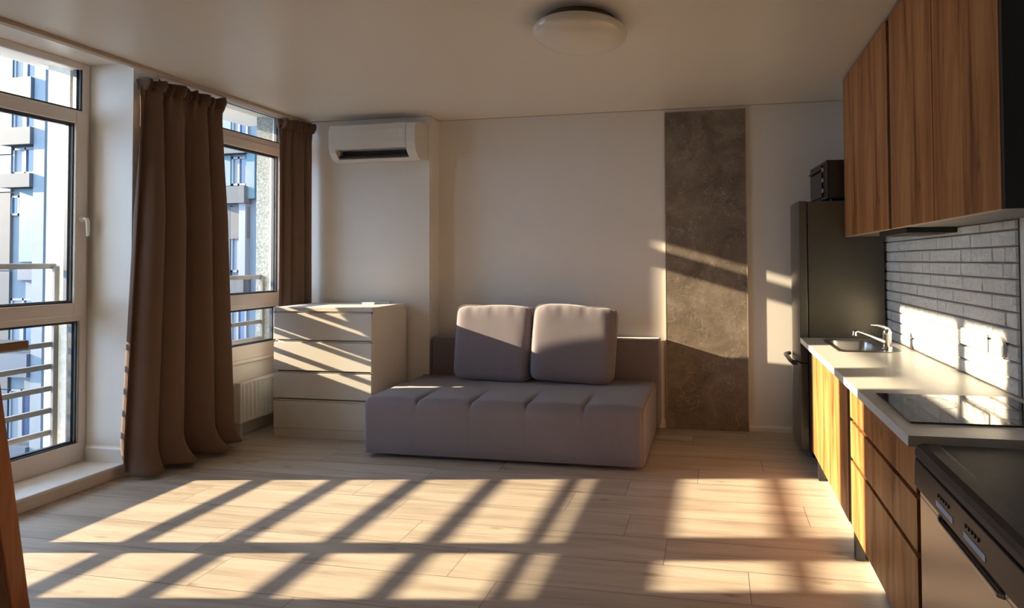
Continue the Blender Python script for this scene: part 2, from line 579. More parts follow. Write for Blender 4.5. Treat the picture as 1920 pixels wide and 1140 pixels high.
# right opening: fixed top light, sash, fixed low light
ring(XW1 - .055, XW1 + .045, 2.155, 3.09, 1.06, 2.405, 0.072, wb=.085).build('sash', 'frame', w1, bevel=0.006)
pane(w1, XW1, 2.165, 3.067, 2.425, 2.722)
pane(w1, XW1 + .01, 2.227, 3.018, 1.147, 2.333)
pane(w1, XW1, 2.165, 3.058, 0.215, 1.022)
ring(XW1 - .055, XW1 + .045, 1.69, 2.105, 1.06, 2.405, 0.072).build('sash', 'frame', w1, bevel=0.006)
pane(w1, XW1, 1.70, 2.095, 2.425, 2.722)
pane(w1, XW1 + .01, 1.762, 2.033, 1.134, 2.333)
pane(w1, XW1, 1.70, 2.095, 0.215, 1.022)
hd = MB().lathe([(0.020, 0), (0.020, .010), (.014, .016)], (XW1 + .045, 3.055, 1.70), 20, axis='x')
hd.tube([(XW1 + .06, 3.055, 1.70), (XW1 + .085, 3.055, 1.70)], .010)
hd.tube([(XW1 + .085, 3.055, 1.708), (XW1 + .087, 3.062, 1.68), (XW1 + .084, 3.066, 1.62), (XW1 + .082, 3.066, 1.585)], [.010, .011, .010, .008])
tag(hd.build('handle', 'white', w1), 'white lever handle')

w2 = thing('window_2', None, None, (XW2, 3.9, 0.60), kind='structure')
fr = ring(XW2 - .06, XW2 + .02, 3.27, 4.509, 0.60, HS, 0.045)
fr.box(XW2 - .059, XW2 + .0205, 3.29, 4.47, 2.40, 2.474)
fr.box(XW2 - .059, XW2 + .0205, 3.29, 4.47, 1.014, 1.065)
fr.box(XW2 - .0615, XW2 + .0225, 3.271, 4.508, 0.6005, 0.716)
fr.box(XW2 - .0595, XW2 + .0213, 4.430, 4.508, 0.602, HS - .002)
fr.build('window_frame', 'frame', w2, bevel=0.004)
ring(XW2 - .055, XW2 + .045, 3.31, 4.465, 1.05, 2.425, 0.072, wb=.090).build('sash', 'frame', w2, bevel=0.006)
pane(w2, XW2, 3.32, 4.430, 2.474, 2.720)
pane(w2, XW2 + .01, 3.382, 4.393, 1.140, 2.353)
pane(w2, XW2, 3.32, 4.393, 0.716, 1.014)
bx(XW2 + .02, -3.805, 3.27, 4.505, 0.578, 0.602).build('sill', 'frame', w2, bevel=0.004)

# railings outside
def railing(name, x, y0, y1, zs, zh, label, hh=.034):
    root = thing(name, label, 'railing', (x, (y0 + y1) / 2, 0), 'balcony railings outside the windows')
    bx(x - .05, x + .01, y0, y1, zh - .018, zh + .018).build('handrail', 'rail', root, bevel=.006)
    for z in zs:
        bx(x - .016, x + .016, y0, y1, z - hh / 2, z + hh / 2).build('slat', 'rail', root, bevel=.003)
    for y in (y1 - .012,):
        bx(x + .012, x + .035, y - .015, y + .015, 0.02 if x < -4.2 else .6, zh).build('post', 'rail', root, bevel=.002)
    return root
railing('balcony_railing', -4.37, 1.55, 3.06, (1.012, .868, .722, .576, .431, .286, .145), 1.388,
        'grey slatted metal railing outside the tall window at the left')
railing('balcony_railing', -4.09, 3.36, 4.48, (1.018, .868, .718, .57), 1.273,
        'grey slatted metal railing outside the window between the two curtains')

# ------------------------------------------------------------------ street outside
gy = 16.0
struct('ground', bx(-90, 30, -30, 80, -9.2, -9.0), 'ground')
ap = thing('apartment_building', 'modern apartment block with cyan and grey cladding seen through the windows', 'building', (-20, gy, -9))
bx(-46, -11, gy, gy + 9, -9, 12.5).build('wall', 'paleclad', ap)
FH = 3.10
def clad(m, x0, x1, z0, z1, d=.05):
    bx(x0, x1, gy - d, gy + .02, z0, z1).build('cladding_panel', m, ap)
def win(x0, x1, z0, z1):
    f = ring(0, 0, 0, 0, 0, 0, 0) if False else MB()
    w = .07
    f.box(x0, x0 + w, gy - .07, gy + .02, z0, z1).box(x1 - w, x1, gy - .07, gy + .02, z0, z1)
    f.box(x0, x1, gy - .07, gy + .02, z0, z0 + w).box(x0, x1, gy - .07, gy + .02, z1 - w, z1)
    xm = x0 + (x1 - x0) * .45
    f.box(xm - w / 2, xm + w / 2, gy - .07, gy + .02, z0, z1)
    fo = f.build('window', 'farwin', ap)
    bx(x0 + w, xm - w / 2, gy - .03, gy + .01, z0 + w, z1 - w).build('blind', 'farwin', fo)
    bx(xm + w / 2, x1 - w, gy - .03, gy + .01, z0 + w, z1 - w).build('pane', 'farpane', fo)
for i in range(7):
    zb = -8.0 + i * FH
    for q in (1, 2, 3):
        xo = -5.6 * q
        clad('cyan' if (i + q) % 2 else 'greyclad', -25.9 + xo, -24.75 + xo, zb + .35, zb + 2.6, .09)
        win(-24.65 + xo, -23.25 + xo, zb + 1.0, zb + 2.45)
        bx(-24.8 + xo, -23.1 + xo, gy - .55, gy, zb + .15, zb + .95).build('balcony', 'slab', ap)
        clad('brownclad' if (i + q) % 2 else 'paleclad', -22.9 + xo, -20.6 + xo, zb + .2, zb + 2.9, .05)
# bay seen through the tall window
for z0, z1, m in ((7.2, 10.6, 'cyan'), (6.25, 7.2, 'paleclad'), (5.35, 6.25, 'cyan'), (4.0, 5.35, 'paleclad'), (1.2, 4.0, 'brownclad'), (-3.0, 1.2, 'greyclad'), (-9.0, -3.0, 'slab')):
    clad(m, -27.0, -24.72, z0, z1 - .04, .09)
for z0, z1 in ((8.0, 8.9), (6.22, 6.95), (4.62, 5.55), (-1.6, 0.2), (-4.8, -3.0), (-8.0, -6.2)):
    win(-24.66, -23.48, z0, z1)
for z0, z1 in ((7.2, 7.95), (5.6, 6.2), (4.1, 4.58), (-2.5, -1.7), (-5.7, -4.9)):
    bx(-24.75, -23.44, gy - .40, gy, z0, z1).build('balcony', 'slab' if z0 > 7 or z0 < 0 else 'greyclad', ap)
clad('cyan', -24.30, -23.46, 1.5, 4.06, .10)
win(-25.02, -24.36, 3.15, 3.85)
clad('slab', -24.35, -23.46, .85, 1.25, .10)
clad('greyclad', -22.9, -21.9, -9, 12.5, .06)
# bay seen through the second window
for z0, z1, m in ((5.3, 7.6, 'cyan'), (3.95, 4.95, 'cyan'), (1.0, 3.3, 'greyclad'), (-9, 1.0, 'slab')):
    clad(m, -16.6, -15.72, z0, z1, .09)
for z0, z1 in ((4.98, 5.28), (3.35, 3.9), (.4, .95), (-2.5, -1.8)):
    bx(-16.5, -15.0, gy - .30, gy, z0, z1).build('balcony', 'greyclad', ap)
for z0, z1 in ((5.35, 7.0), (3.95, 4.9), (1.1, 3.2), (-1.7, .3)):
    win(-15.70, -15.10, z0, z1)
clad('brownclad', -15.68, -15.05, 2.2, 3.25, .12)
clad('cyan', -15.06, -14.75, 3.5, 5.2, .16)
clad('farwin', -15.30, -15.06, 1.0, 3.5, .18)
clad('brownclad', -21.8, -16.7, -9, 12.5, .05)
clad('paleclad', -14.7, -14.2, -9, 12.5, .12)
bx(-23.42, -22.95, gy - .3, gy, -9, 12.5).build('pilaster', 'paleclad', ap)

# ------------------------------------------------------------------ curtains
trk = thing('curtain_track', 'beige curtain track running along the ceiling above the windows', 'curtain track', (-3.64, 2.5, H))
bx(-3.660, -3.622, 0.2, YBUMP - .01, H - .024, H - .0005).build('rail', 'track', trk, bevel=.003)
bx(-3.70, -3.665, 0.2, YBUMP - .01, H - .014, H - .0005).build('rail', 'track', trk, bevel=.003)

def along(path, u):
    """path: list of (u, y, x)"""
    for (u0, y0, x0), (u1, y1, x1) in zip(path, path[1:]):
        if u <= u1 + 1e-9:
            t = (u - u0) / (u1 - u0)
            return y0 + (y1 - y0) * t, x0 + (x1 - x0) * t
    return path[-1][1], path[-1][2]

def curtain(label, top, bot, nfold, seed, zt, zb, amp, puddle, group, curl=0):
    rnd = random.Random(seed)
    root = thing('curtain', label, 'curtain', ((top[0][2] + top[-1][2]) / 2, (top[0][1] + top[-1][1]) / 2, 0), group)
    ph = [rnd.random() * 6.28 for _ in range(6)]
    def arg(u):
        return 2 * math.pi * nfold * u + ph[0] + 1.0 * math.sin(2 * math.pi * 1.6 * u + ph[1])
    def fold(u):
        b = math.sin(2 * math.pi * nfold * 2.3 * u + ph[2])
        c = math.sin(2 * math.pi * 1.1 * u + ph[3])
        s_ = math.sin(arg(u))
        return .86 * math.copysign(abs(s_) ** .8, s_) + .12 * b + .20 * c
    def P(u, v):
        # v 0 at the hem, 1 at the tape
        t = (1 - v) ** 1.25
        z = zb + (zt - zb) * v
        ya, xa = along(top, u)
        yb, xb = along(bot, u)
        fade = min(1, (1 - u) / .16) * min(1, .35 + u / .10)
        A = amp * (.42 + .58 * min(1, (1 - v) * 3.0)) * (1 + .25 * (1 - v)) * fade
        x = xa + (xb - xa) * t + A * fold(u)
        y = ya + (yb - ya) * t - .46 * A * math.cos(arg(u))
        if curl:
            k = max(0.0, (u - .86) / .14)
            b = math.exp(-((z - 1.36) / (.42 if z > 1.36 else .30)) ** 2)
            y += curl * b * k * k
            x -= .058 * b * k
        fine = max(0, 1 - (1 - v) / .09)
        x += fine * fine * .017 * math.sin(2 * math.pi * 15 * u + ph[4] + 1.5 * math.sin(7 * u))
        h = (z - zb) / .22
        if h < 1 and puddle:
            k = (1 - h) ** 2
            w = .5 + .5 * math.sin(2 * math.pi * (nfold * .8) * u + ph[5])
            x += puddle * k * (.35 + .9 * w) * (.3 + .7 * fade)
            y += puddle * .5 * k * (u - .45) * fade
            z += .030 * k * (1 - w) + (.02 * math.sin(9 * u + ph[1]) ** 2) * k
        return (x, y, max(z, .012))
    MB().grid(P, 200, 70).build('drape', 'curtain', root, solid=.005, ang=80)
    def Q(u, v):
        p = Vector(P(u, .985))
        hz = zt - .024 + .080 * v
        r = .017 + .016 * math.sin(2.2 * v)
        s = math.sin(2 * math.pi * 15 * u + ph[4] + 1.5 * math.sin(7 * u))
        return (p.x + r * s + .008 * math.sin(math.pi * v), p.y + .006 * math.cos(2 * math.pi * 15 * u + ph[4]) * v, hz + .010 * v * math.sin(2 * math.pi * 7.5 * u + ph[2]))
    tag(MB().grid(Q, 190, 8).build('heading', 'curtain', root, solid=.005, ang=80), 'gathered ruffled heading')
    return root
curtain('long brown curtain hanging to the floor between the two windows',
        [(0, 3.085, -3.735), (.88, 3.63, -3.675), (1, 3.735, -3.79)],
        [(0, 3.03, -3.80), (.88, 3.71, -3.655), (1, 3.775, -3.765)],
        4.3, 5, H - .098, .014, .068, .10, 'brown curtains', .115)
curtain('brown curtain in the corner beside the air conditioner, behind the white chest',
        [(0, 4.205, -3.675), (1, 4.47, -3.575)], [(0, 4.19, -3.675), (1, 4.465, -3.56)],
        3.1, 11, H - .098, .03, .030, 0, 'brown curtains')

# ------------------------------------------------------------------ radiator
rad = thing('radiator', 'white panel radiator under the window between curtain and chest', 'radiator', (-3.77, 4.0, 0.115))
ry0, ry1, rz0, rz1 = 3.90, 4.40, .115, .440
def radf(u, v):
    y = ry0 + .02 + (ry1 - ry0 - .04) * u
    ph_ = (y - ry0) / .040
    w = (ph_ - math.floor(ph_))
    t = min(1, max(0, (abs(w - .5) - .16) / .10))
    edge = min(1, min(v, 1 - v) / .10)
    return (-3.747 - .011 * (1 - t) * edge, y, rz0 + .012 + (rz1 - rz0 - .03) * v)
MB().grid(radf, 222, 16).build('front_panel', 'radiator', rad, ang=60)
ring(-3.805, -3.745, ry0, ry1, rz0, rz1, .020).build('casing', 'radiator', rad, bevel=.004)
gr = MB()
for k in range(38):
    y = ry0 + .02 + k * .0134
    gr.box(-3.80, -3.752, y, y + .006, rz1 - .008, rz1 + .003)
gr.build('grille', 'radiator', rad)
MB().tube([(-3.775, 3.94, .12), (-3.775, 3.94, .0)], .009).build('pipe', 'radiator', rad)
bx(-3.829, -3.80, 4.0, 4.2, .2, .40).build('bracket', 'radiator', rad)

# ------------------------------------------------------------------ chest of drawers
cx0, cx1, cyf, cyb, cz = -3.525, -2.657, 3.99, 4.485, 1.043
ch = thing('chest_of_drawers', 'white four-drawer chest standing left of the sofa', 'chest of drawers', (-3.09, 4.24, 0))
b = bx(cx0, cx0 + .022, cyf + .018, cyb, 0, cz - .034).box(cx1 - .022, cx1, cyf + .018, cyb, 0, cz - .034)
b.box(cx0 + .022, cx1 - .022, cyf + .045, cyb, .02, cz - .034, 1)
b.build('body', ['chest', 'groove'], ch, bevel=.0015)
bx(cx0, cx1, cyf + .002, cyb, cz - .034, cz).build('top', 'chest', ch, bevel=.0025)
bx(cx0, cx1, cyf + .006, cyf + .03, 0.0, .073).build('plinth', 'chest', ch, bevel=.0015)
for z0, z1 in ((.0765, .289), (.315, .512), (.538, .761), (.783, .993)):
    d = bx(cx0 + .0, cx1 - .003, cyf, cyf + .020, z0, z1).build('drawer', 'chest', ch, bevel=.002)
    bx(cx0 + .003, cx1 - .003, cyf + .018, cyf + .05, z1 - .004, z1 + .012).build('finger_pull', 'chest', d, bevel=.001)
for x0, x1, y0, y1, lab in ((-2.955, -2.84, 4.30, 4.345, 'white remote control on the chest, the one nearer the chest front'),
                            (-2.885, -2.755, 4.385, 4.425, 'white remote control on the chest, the one nearer the wall')):
    rc = thing('remote_control', lab, 'remote control', ((x0 + x1) / 2, (y0 + y1) / 2, cz), 'remote controls on the chest')
    bx(x0, x1, y0, y1, cz + .0005, cz + .017).build('casing', 'white', rc, bevel=.004)
    k = MB()
    for q in range(4):
        k.box(x0 + .02 + q * .02, x0 + .033 + q * .02, y0 + .014, y1 - .014, cz + .017, cz + .0185)
    k.build('buttons', 'groove', rc)

# ------------------------------------------------------------------ air conditioner
ac = thing('air_conditioner', 'white wall air conditioner high in the left corner', 'air conditioner', (-2.88, YBUMP, 2.30))
ax0, ax1 = -3.285, -2.475
def acprof(dz=0):
    return [(YBUMP, 2.29), (YBUMP - .105, 2.275), (YBUMP - .150, 2.292), (YBUMP - .192, 2.345), (YBUMP - .205, 2.42), (YBUMP - .203, 2.53), (YBUMP - .19, 2.578), (YBUMP - .15, 2.598), (YBUMP, 2.60)]
# body with a cut air outlet: profile pieces left and right of the slot, and above/below it
full = acprof()
MB().prism(full, ax0, ax0 + .065, 'x').prism(full, ax1 - .085, ax1, 'x').prism(
    [(YBUMP, 2.29), (YBUMP - .105, 2.275), (YBUMP - .150, 2.292), (YBUMP - .12, 2.32), (YBUMP, 2.33)], ax0 + .065, ax1 - .085, 'x').prism(
    [(YBUMP, 2.36), (YBUMP - .13, 2.372), (YBUMP - .200, 2.372), (YBUMP - .205, 2.42), (YBUMP - .203, 2.53), (YBUMP - .19, 2.578), (YBUMP - .15, 2.598), (YBUMP, 2.60)], ax0 + .065, ax1 - .085, 'x').build('body', 'acwhite', ac, bevel=.004)
bx(ax0 + .065, ax1 - .085, YBUMP - .10, YBUMP - .05, 2.305, 2.375).build('outlet', 'black', ac)
fl_ = MB()
for k in range(2):
    fl_.prism([(YBUMP - .165 + k * .028, 2.305 + .022 * k), (YBUMP - .158 + k * .028, 2.303 + .022 * k), (YBUMP - .120 + k * .028, 2.330 + .016 * k), (YBUMP - .124 + k * .028, 2.334 + .016 * k)], ax0 + .07, ax1 - .09, 'x')
fl_.build('louvre', 'darkgrey', ac)
MB().prism([(YBUMP - .2055, 2.385), (YBUMP - .2085, 2.42), (YBUMP - .2065, 2.53), (YBUMP - .193, 2.580), (YBUMP - .188, 2.578), (YBUMP - .2, 2.53), (YBUMP - .202, 2.42)], ax0 + .004, ax1 - .09, 'x').build('front_panel', 'acwhite', ac, bevel=.0015)
dg = MB()
for (dx, dz, w, h) in ((0, .050, .030, .006), (.024, .029, .006, .023), (0, .025, .030, .006), (0, .004, .006, .023), (0, 0, .030, .006)):
    dg.box(-2.618 + dx, -2.618 + dx + w, YBUMP - .2092, YBUMP - .2055, 2.462 + dz, 2.462 + dz + h)
tag(dg.build('temperature_digit', 'display', ac), 'white digit 2 on the front')

# ------------------------------------------------------------------ sofa
so = thing('sofa_bed', 'grey fabric sofa bed with low back against the rear wall', 'sofa', (-1.49, 4.1, 0))
sx0, sx1, syf, syb, szb, szt = -2.505, -0.478, 3.668, 4.50, .032, .425
prof = [(syf + .006, szb), (syf, szb + .03)]
for k in range(1, 12):
    prof.append((syf - .004 + .0 * k, szb + .03 + (szt - .075 - szb - .03) * k / 11))
RR = .060
for k in range(1, 9):
    a = math.pi / 2 * k / 8
    prof.append((syf - .004 + RR * (1 - math.cos(a)), szt - .075 + (RR + .012) * math.sin(a) - .0))
y_last = prof[-1][0]
for k in range(1, 25):
    prof.append((y_last + (syb - y_last) * k / 24, szt - .003 + .006 * math.sin(math.pi * k / 24)))
seams = [sx0 + (sx1 - sx0) * q / 5 for q in range(1, 5)]
def seatf(u, v):
    f = v * (len(prof) - 1)
    i = min(int(f), len(prof) - 2); t = f - i
    y = prof[i][0] * (1 - t) + prof[i + 1][0] * t
    z = prof[i][1] * (1 - t) + prof[i + 1][1] * t
    x = sx0 + (sx1 - sx0) * u
    d = min(abs(x - s_) for s_ in seams)
    top = max(0, min(1, (z - .30) / .10))
    fade = top * max(0.0, 1 - max(0, y - syf - .10) / .30)
    dent = .012 * math.exp(-(d / .020) ** 2) * fade + .004 * math.exp(-(d / .006) ** 2) * max(.35 * (1 if z < .33 else 0), fade)
    puff = .010 * math.sin(math.pi * ((x - sx0) / (sx1 - sx0) * 5 % 1)) * fade
    e = max(0, 1 - min(u, 1 - u) / .014)
    end = .022 * e * e
    nz = max(0, min(1, (z - .34) / .07))
    return (x, y + (dent * .8 - puff * .5) * (1 - nz) + end * (1 - nz), z - dent * nz + puff * nz - end * nz * .9)
st = MB().grid(seatf, 260, len(prof) - 1 + 20)
# end caps and back
for u, flip in ((0, True), (1, False)):
    ring_ = [seatf(u, j / 60) for j in range(61)] + [(sx0 if u == 0 else sx1, syb, szb)]
    st.add(ring_, [tuple(range(len(ring_))) if flip else tuple(range(len(ring_) - 1, -1, -1))])
st.add([(sx0, syf + .006, szb), (sx1, syf + .006, szb), (sx1, syb, szb), (sx0, syb, szb)], [(0, 3, 2, 1)])
st.add([(sx0, syb, szb), (sx1, syb, szb), (sx1, syb, szt), (sx0, syb, szt)], [(0, 1, 2, 3)])
st.build('seat', 'sofa', so, ang=50)
bk = MB()
bk.box(-2.425, -0.452, 4.502, 4.680, .04, .755)
tag(bk.build('backrest', 'sofa', so, bevel=.014, seg=4), 'low boxy backrest')
for x in (-2.38, -0.60):
    for y in (3.78, 4.40):
        MB().lathe([(.022, 0), (.026, .034)], (x, y, 0), 18).build('leg', 'black', so)
bx(sx0 + .06, sx1 - .06, syf + .09, syb - .05, .018, .034).build('base_board', 'darkgrey', so)
# side seam piping at the right end
MB().tube([seatf(.9985, j / 40) for j in range(41)], .0028, 6).build('piping', 'sofa', so)

def cushion(label, cxm, W, Hh, T, ybot, lean, turn, tiltz):
    e = (11.0, 3.0, 11.0)
    def sup(p):
        a, b_ = 0.0, 2.5
        for _ in range(26):
            s_ = (a + b_) / 2
            q = abs(p[0] * s_) ** e[0] + abs(p[1] * s_) ** e[1] + abs(p[2] * s_) ** e[2]
            if q > 1: b_ = s_
            else: a = s_
        return Vector((p[0] * a, p[1] * a, p[2] * a))
    n = 22
    mb = MB()
    rnd = random.Random(cxm)
    p0, p1, p2 = rnd.random() * 6, rnd.random() * 6, rnd.random() * 6
    for ax in range(3):
        for sg in (-1, 1):
            def fn(u, v, ax=ax, sg=sg):
                a, b_ = 2 * u - 1, 2 * v - 1
                p = [0, 0, 0]; p[ax] = sg; p[(ax + 1) % 3] = a; p[(ax + 2) % 3] = b_
                q = sup(p)
                x, y, z = q.x * W / 2, q.y * T / 2, q.z * Hh / 2
                r = max(abs(q.x), abs(q.z))
                wr = .006 * math.sin(11 * q.x + p0 + 3 * q.z) * max(0, r - .55) + .004 * math.sin(23 * q.x + p1) * max(0, q.z - .7) * 3
                y += wr * (1 if q.y > 0 else -1)
                z -= .012 * (1 - q.x ** 2) * max(0, q.z) * 0 - .008 * math.sin(3 * q.x + p2) * max(0, q.z)
                bulge = 1 + .012 * (1 - q.z ** 2) * abs(q.x)
                return (x * bulge, y, z)
            mb.grid(fn, n, n, flip=(sg < 0))
    root = thing('cushion', label, 'cushion', (cxm, ybot, szt), 'grey back cushions on the sofa')
    mt = Matrix.Translation((cxm, ybot + T / 2, szt + Hh / 2 + .003)) @ Matrix.Rotation(turn, 4, 'Z') @ Matrix.Rotation(-lean, 4, 'X') @ Matrix.Rotation(tiltz, 4, 'Y')
    # weld the six patches
    mb.xf(mt)
    lo = min(p.z for p in mb.v)
    sh = Matrix.Translation((0, 0, szt + .004 - lo))
    mb.xf(sh)
    o = mb.build('cover', 'sofa', root, ang=60)
    import bmesh
    bm = bmesh.new(); bm.from_mesh(o.data)
    bmesh.ops.remove_doubles(bm, verts=bm.verts, dist=.0008)
    bmesh.ops.recalc_face_normals(bm, faces=bm.faces)
    bm.to_mesh(o.data); bm.free()
    for sy_ in (-1, 1):
        pts = []
        for k in range(97):
            t = 2 * math.pi * k / 96
            cc, ss = math.cos(t), math.sin(t)
            x = math.copysign(abs(cc) ** .1818, cc) * W / 2 * .985
            z = math.copysign(abs(ss) ** .1818, ss) * Hh / 2 * .985
            q = sup((x / (W / 2), sy_ * .52, z / (Hh / 2)))
            bl = 1 + .012 * (1 - q.z ** 2) * abs(q.x)
            pts.append(sh @ mt @ Vector((q.x * W / 2 * 1.002 * bl, q.y * T / 2, q.z * Hh / 2 * 1.002)))
        MB().tube(pts, .0035, 6).build('piping', 'sofa', root)
cushion('grey square back cushion at the left of the sofa', -1.790, .655, .60, .19, 4.268, R(5), R(-1), R(1.5))
cushion('grey square back cushion at the right of the sofa', -1.115, .665, .60, .20, 4.245, R(5), R(2), R(3))

# ------------------------------------------------------------------ stone panel
sp_ = thing('wall_panel', 'tall brown-grey stone panel fixed to the rear wall', 'wall panel', (-0.073, YB, 0))
bx(-.404, .257, YB - .022, YB - .001, .002, 2.645).build('slab', 'stone', sp_, bevel=.001)
bx(-.411, -.4045, YB - .0228, YB - .001, .002, 2.652).box(.2575, .264, YB - .0228, YB - .001, .002, 2.652).box(-.4045, .2575, YB - .0228, YB - .001, 2.6455, 2.652).build('edge_trim', 'track', sp_)

# ------------------------------------------------------------------ ceiling lamp
lp = thing('ceiling_lamp', 'round white opal ceiling lamp, unlit', 'ceiling lamp', (-.70, 2.885, H))
LC = (-.70, 2.885, 0)
MB().lathe([(.196, H - .001), (.204, H - .05), (.19, H - .062)], LC, 64).build('base', 'lampbase', lp)
pr = [(.246, H - .048), (.252, H - .058), (.250, H - .068)]
for k in range(1, 13):
    a = math.pi / 2 * k / 12
    pr.append((.250 * math.cos(a) if k < 12 else .002, H - .068 - .068 * math.sin(a)))
MB().lathe(pr, LC, 72).build('diffuser', 'lamp', lp)

# ------------------------------------------------------------------ kitchen: base units
ZC = .85
KX = .612            # front plane of the doors
sc_ = thing('base_cabinet', 'oak base cabinet under the sink, next to the fridge', 'kitchen cabinet', (.9, 3.32, 0), 'oak base units under the worktop')
bx(KX + .02, XR - .02, 2.745, 3.985, .16, .178).box(KX + .02, XR - .02, 2.745, 2.763, .178, ZC - .036).box(KX + .02, XR - .02, 3.967, 3.985, .178, ZC - .036).box(XR - .03, XR - .02, 2.763, 3.967, .178, ZC - .036).build('body', 'darkgrey', sc_)
bx(KX, KX + .019, 2.79, 3.288, .162, ZC - .036).build('door', 'oak', sc_, bevel=.001)
bx(KX, KX + .019, 3.2895, 3.785, .162, ZC - .036).build('door', 'oak', sc_, bevel=.001)
bx(KX + .004, KX + .019, 2.741, 2.787, .162, ZC - .036).build('filler', 'darkgrey', sc_)
for y in (2.775, 3.72):
    bx(.634, .672, y - .022, y + .022, 0, .162).build('leg', 'black', sc_, bevel=.002)
dc = thing('drawer_unit', 'oak base unit of three wide drawers beside the dishwasher', 'kitchen cabinet', (.9, 2.30, 0), 'oak base units under the worktop')
bx(KX + .02, XR - .01, 1.872, 2.739, .16, ZC - .034).build('body', 'darkgrey', dc)
for z0, z1 in ((.162, .470), (.488, .652), (.670, ZC - .036)):
    d = bx(KX, KX + .019, 1.874, 2.737, z0, z1).build('drawer', 'oak', dc, bevel=.001)
    if z0 < .6:
        bx(KX + .016, KX + .0225, 1.874, 2.737, z1 - .004, z1 + .019).build('grip_profile', 'black', d)
for y in (1.95,):
    bx(.634, .672, y - .022, y + .022, 0, .162).build('leg', 'black', dc, bevel=.002)
tag(bx(.690, .703, 1.872, 3.95, .001, .158).build('plinth', 'plinth', loc=(.69, 2.9, 0)), 'pale grey plinth board under the oak base units', 'plinth')

# worktop with a cut-out for the sink
wt = MB()
hx0, hx1, hy0, hy1 = .745, 1.075, 3.505, 3.975
wy0, wy1, wx0, wx1 = 1.868, 4.085, .588, XR - .012
wt.box(wx0, hx0, wy0, wy1, ZC - .034, ZC).box(hx1, wx1, wy0, wy1, ZC - .034, ZC)
wt.box(hx0, hx1, wy0, hy0, ZC - .034, ZC).box(hx0, hx1, hy1, wy1, ZC - .034, ZC)
tag(wt.build('worktop', 'counter', loc=(.88, 2.98, ZC - .034)), 'cream white kitchen worktop with sink and hob set in', 'worktop')

# sink
sk = thing('sink', 'stainless steel sink set into the worktop by the fridge', 'sink', (.91, 3.74, ZC))
rim = MB()
ox0, ox1, oy0, oy1 = .722, 1.095, 3.487, 3.992
bx0_, bx1_, by0_, by1_ = .752, 1.005, 3.53, 3.955
def rrect(x0, x1, y0, y1, r, n=6):
    out = []
    for (cx_, cy_, a0) in ((x1 - r, y1 - r, 0), (x0 + r, y1 - r, 90), (x0 + r, y0 + r, 180), (x1 - r, y0 + r, 270)):
        for k in range(n + 1):
            a = R(a0 + 90 * k / n)
            out.append((cx_ + r * math.cos(a), cy_ + r * math.sin(a)))
    return out
loops = [(rrect(ox0, ox1, oy0, oy1, .03), ZC + .0005), (rrect(ox0 + .003, ox1 - .003, oy0 + .003, oy1 - .003, .03), ZC + .005),
         (rrect(bx0_, bx1_, by0_, by1_, .06), ZC + .003), (rrect(bx0_ + .004, bx1_ - .004, by0_ + .004, by1_ - .004, .06), ZC - .01),
         (rrect(bx0_ + .012, bx1_ - .012, by0_ + .012, by1_ - .012, .055), ZC - .13), (rrect(bx0_ + .04, bx1_ - .04, by0_ + .04, by1_ - .04, .04), ZC - .15)]
vs_, fs_ = [], []
nn = len(loops[0][0])
for lp_, z in loops:
    vs_ += [(p[0], p[1], z) for p in lp_]
for i in range(len(loops) - 1):
    for k in range(nn):
        k2 = (k + 1) % nn
        fs_.append((i * nn + k, (i * nn + k2), (i + 1) * nn + k2, (i + 1) * nn + k))
fs_.append(tuple((len(loops) - 1) * nn + k for k in range(nn)))
rim.add(vs_, fs_, 0, True).build('basin', 'steel', sk, ang=30)
MB().lathe([(.04, 0), (.04, .004), (.02, .004), (.018, .001)], (.88, 3.74, ZC - .150), 24).build('drain', 'chrome', sk)

fc = thing('faucet', 'chrome mixer tap standing behind the sink basin', 'tap', (1.035, 3.60, ZC))
FX, FY = 1.030, 3.625
MB().lathe([(.030, ZC + .004), (.030, ZC + .010), (.025, ZC + .016), (.0245, ZC + .088), (.027, ZC + .094), (.026, ZC + .108), (.018, ZC + .124), (.004, ZC + .130)], (FX, FY, 0), 28).build('body', 'chrome', fc)
sx_, sy_, sz_ = .830, 3.565, ZC + .112
pts = [(FX, FY, ZC + .040), (FX - .04, FY - .012, ZC + .052), (FX - .10, FY - .030, ZC + .078), (FX - .16, FY - .048, ZC + .103), (sx_ + .012, sy_ + .004, sz_ + .002), (sx_, sy_, sz_ - .003), (sx_ - .002, sy_ - .001, sz_ - .024)]
MB().tube(pts, [.016, .0135, .0115, .0105, .011, .013, .014]).build('spout', 'chrome', fc)
MB().tube([(FX + .004, FY, ZC + .112), (FX - .022, FY - .006, ZC + .136), (FX - .06, FY - .016, ZC + .147), (FX - .10, FY - .028, ZC + .150)], [.018, .013, .008, .006]).build('lever', 'chrome', fc)

# hob
hb = thing('hob', 'black ceramic hob set into the worktop', 'hob', (.89, 2.21, ZC))
bx(.640, 1.135, 2.005, 2.415, ZC + .0004, ZC + .006).build('glass_plate', 'hob', hb, bevel=.002)
T_ = plain('hob_marking', (.075, .07, .065), .25)
M['mark'] = T_
rg = MB()
for (x, y, r_) in ((.80, 2.28, .09), (1.0, 2.15, .075)):
    n = 48
    vs_ = []
    for k in range(n):
        t = 2 * math.pi * k / n
        vs_ += [(x + r_ * math.cos(t), y + r_ * math.sin(t), ZC + .0063), (x + (r_ - .003) * math.cos(t), y + (r_ - .003) * math.sin(t), ZC + .0063)]
    rg.add(vs_, [(2 * k, 2 * ((k + 1) % n), 2 * ((k + 1) % n) + 1, 2 * k + 1) for k in range(n)])
rg.build('zone_marking', 'mark', hb)

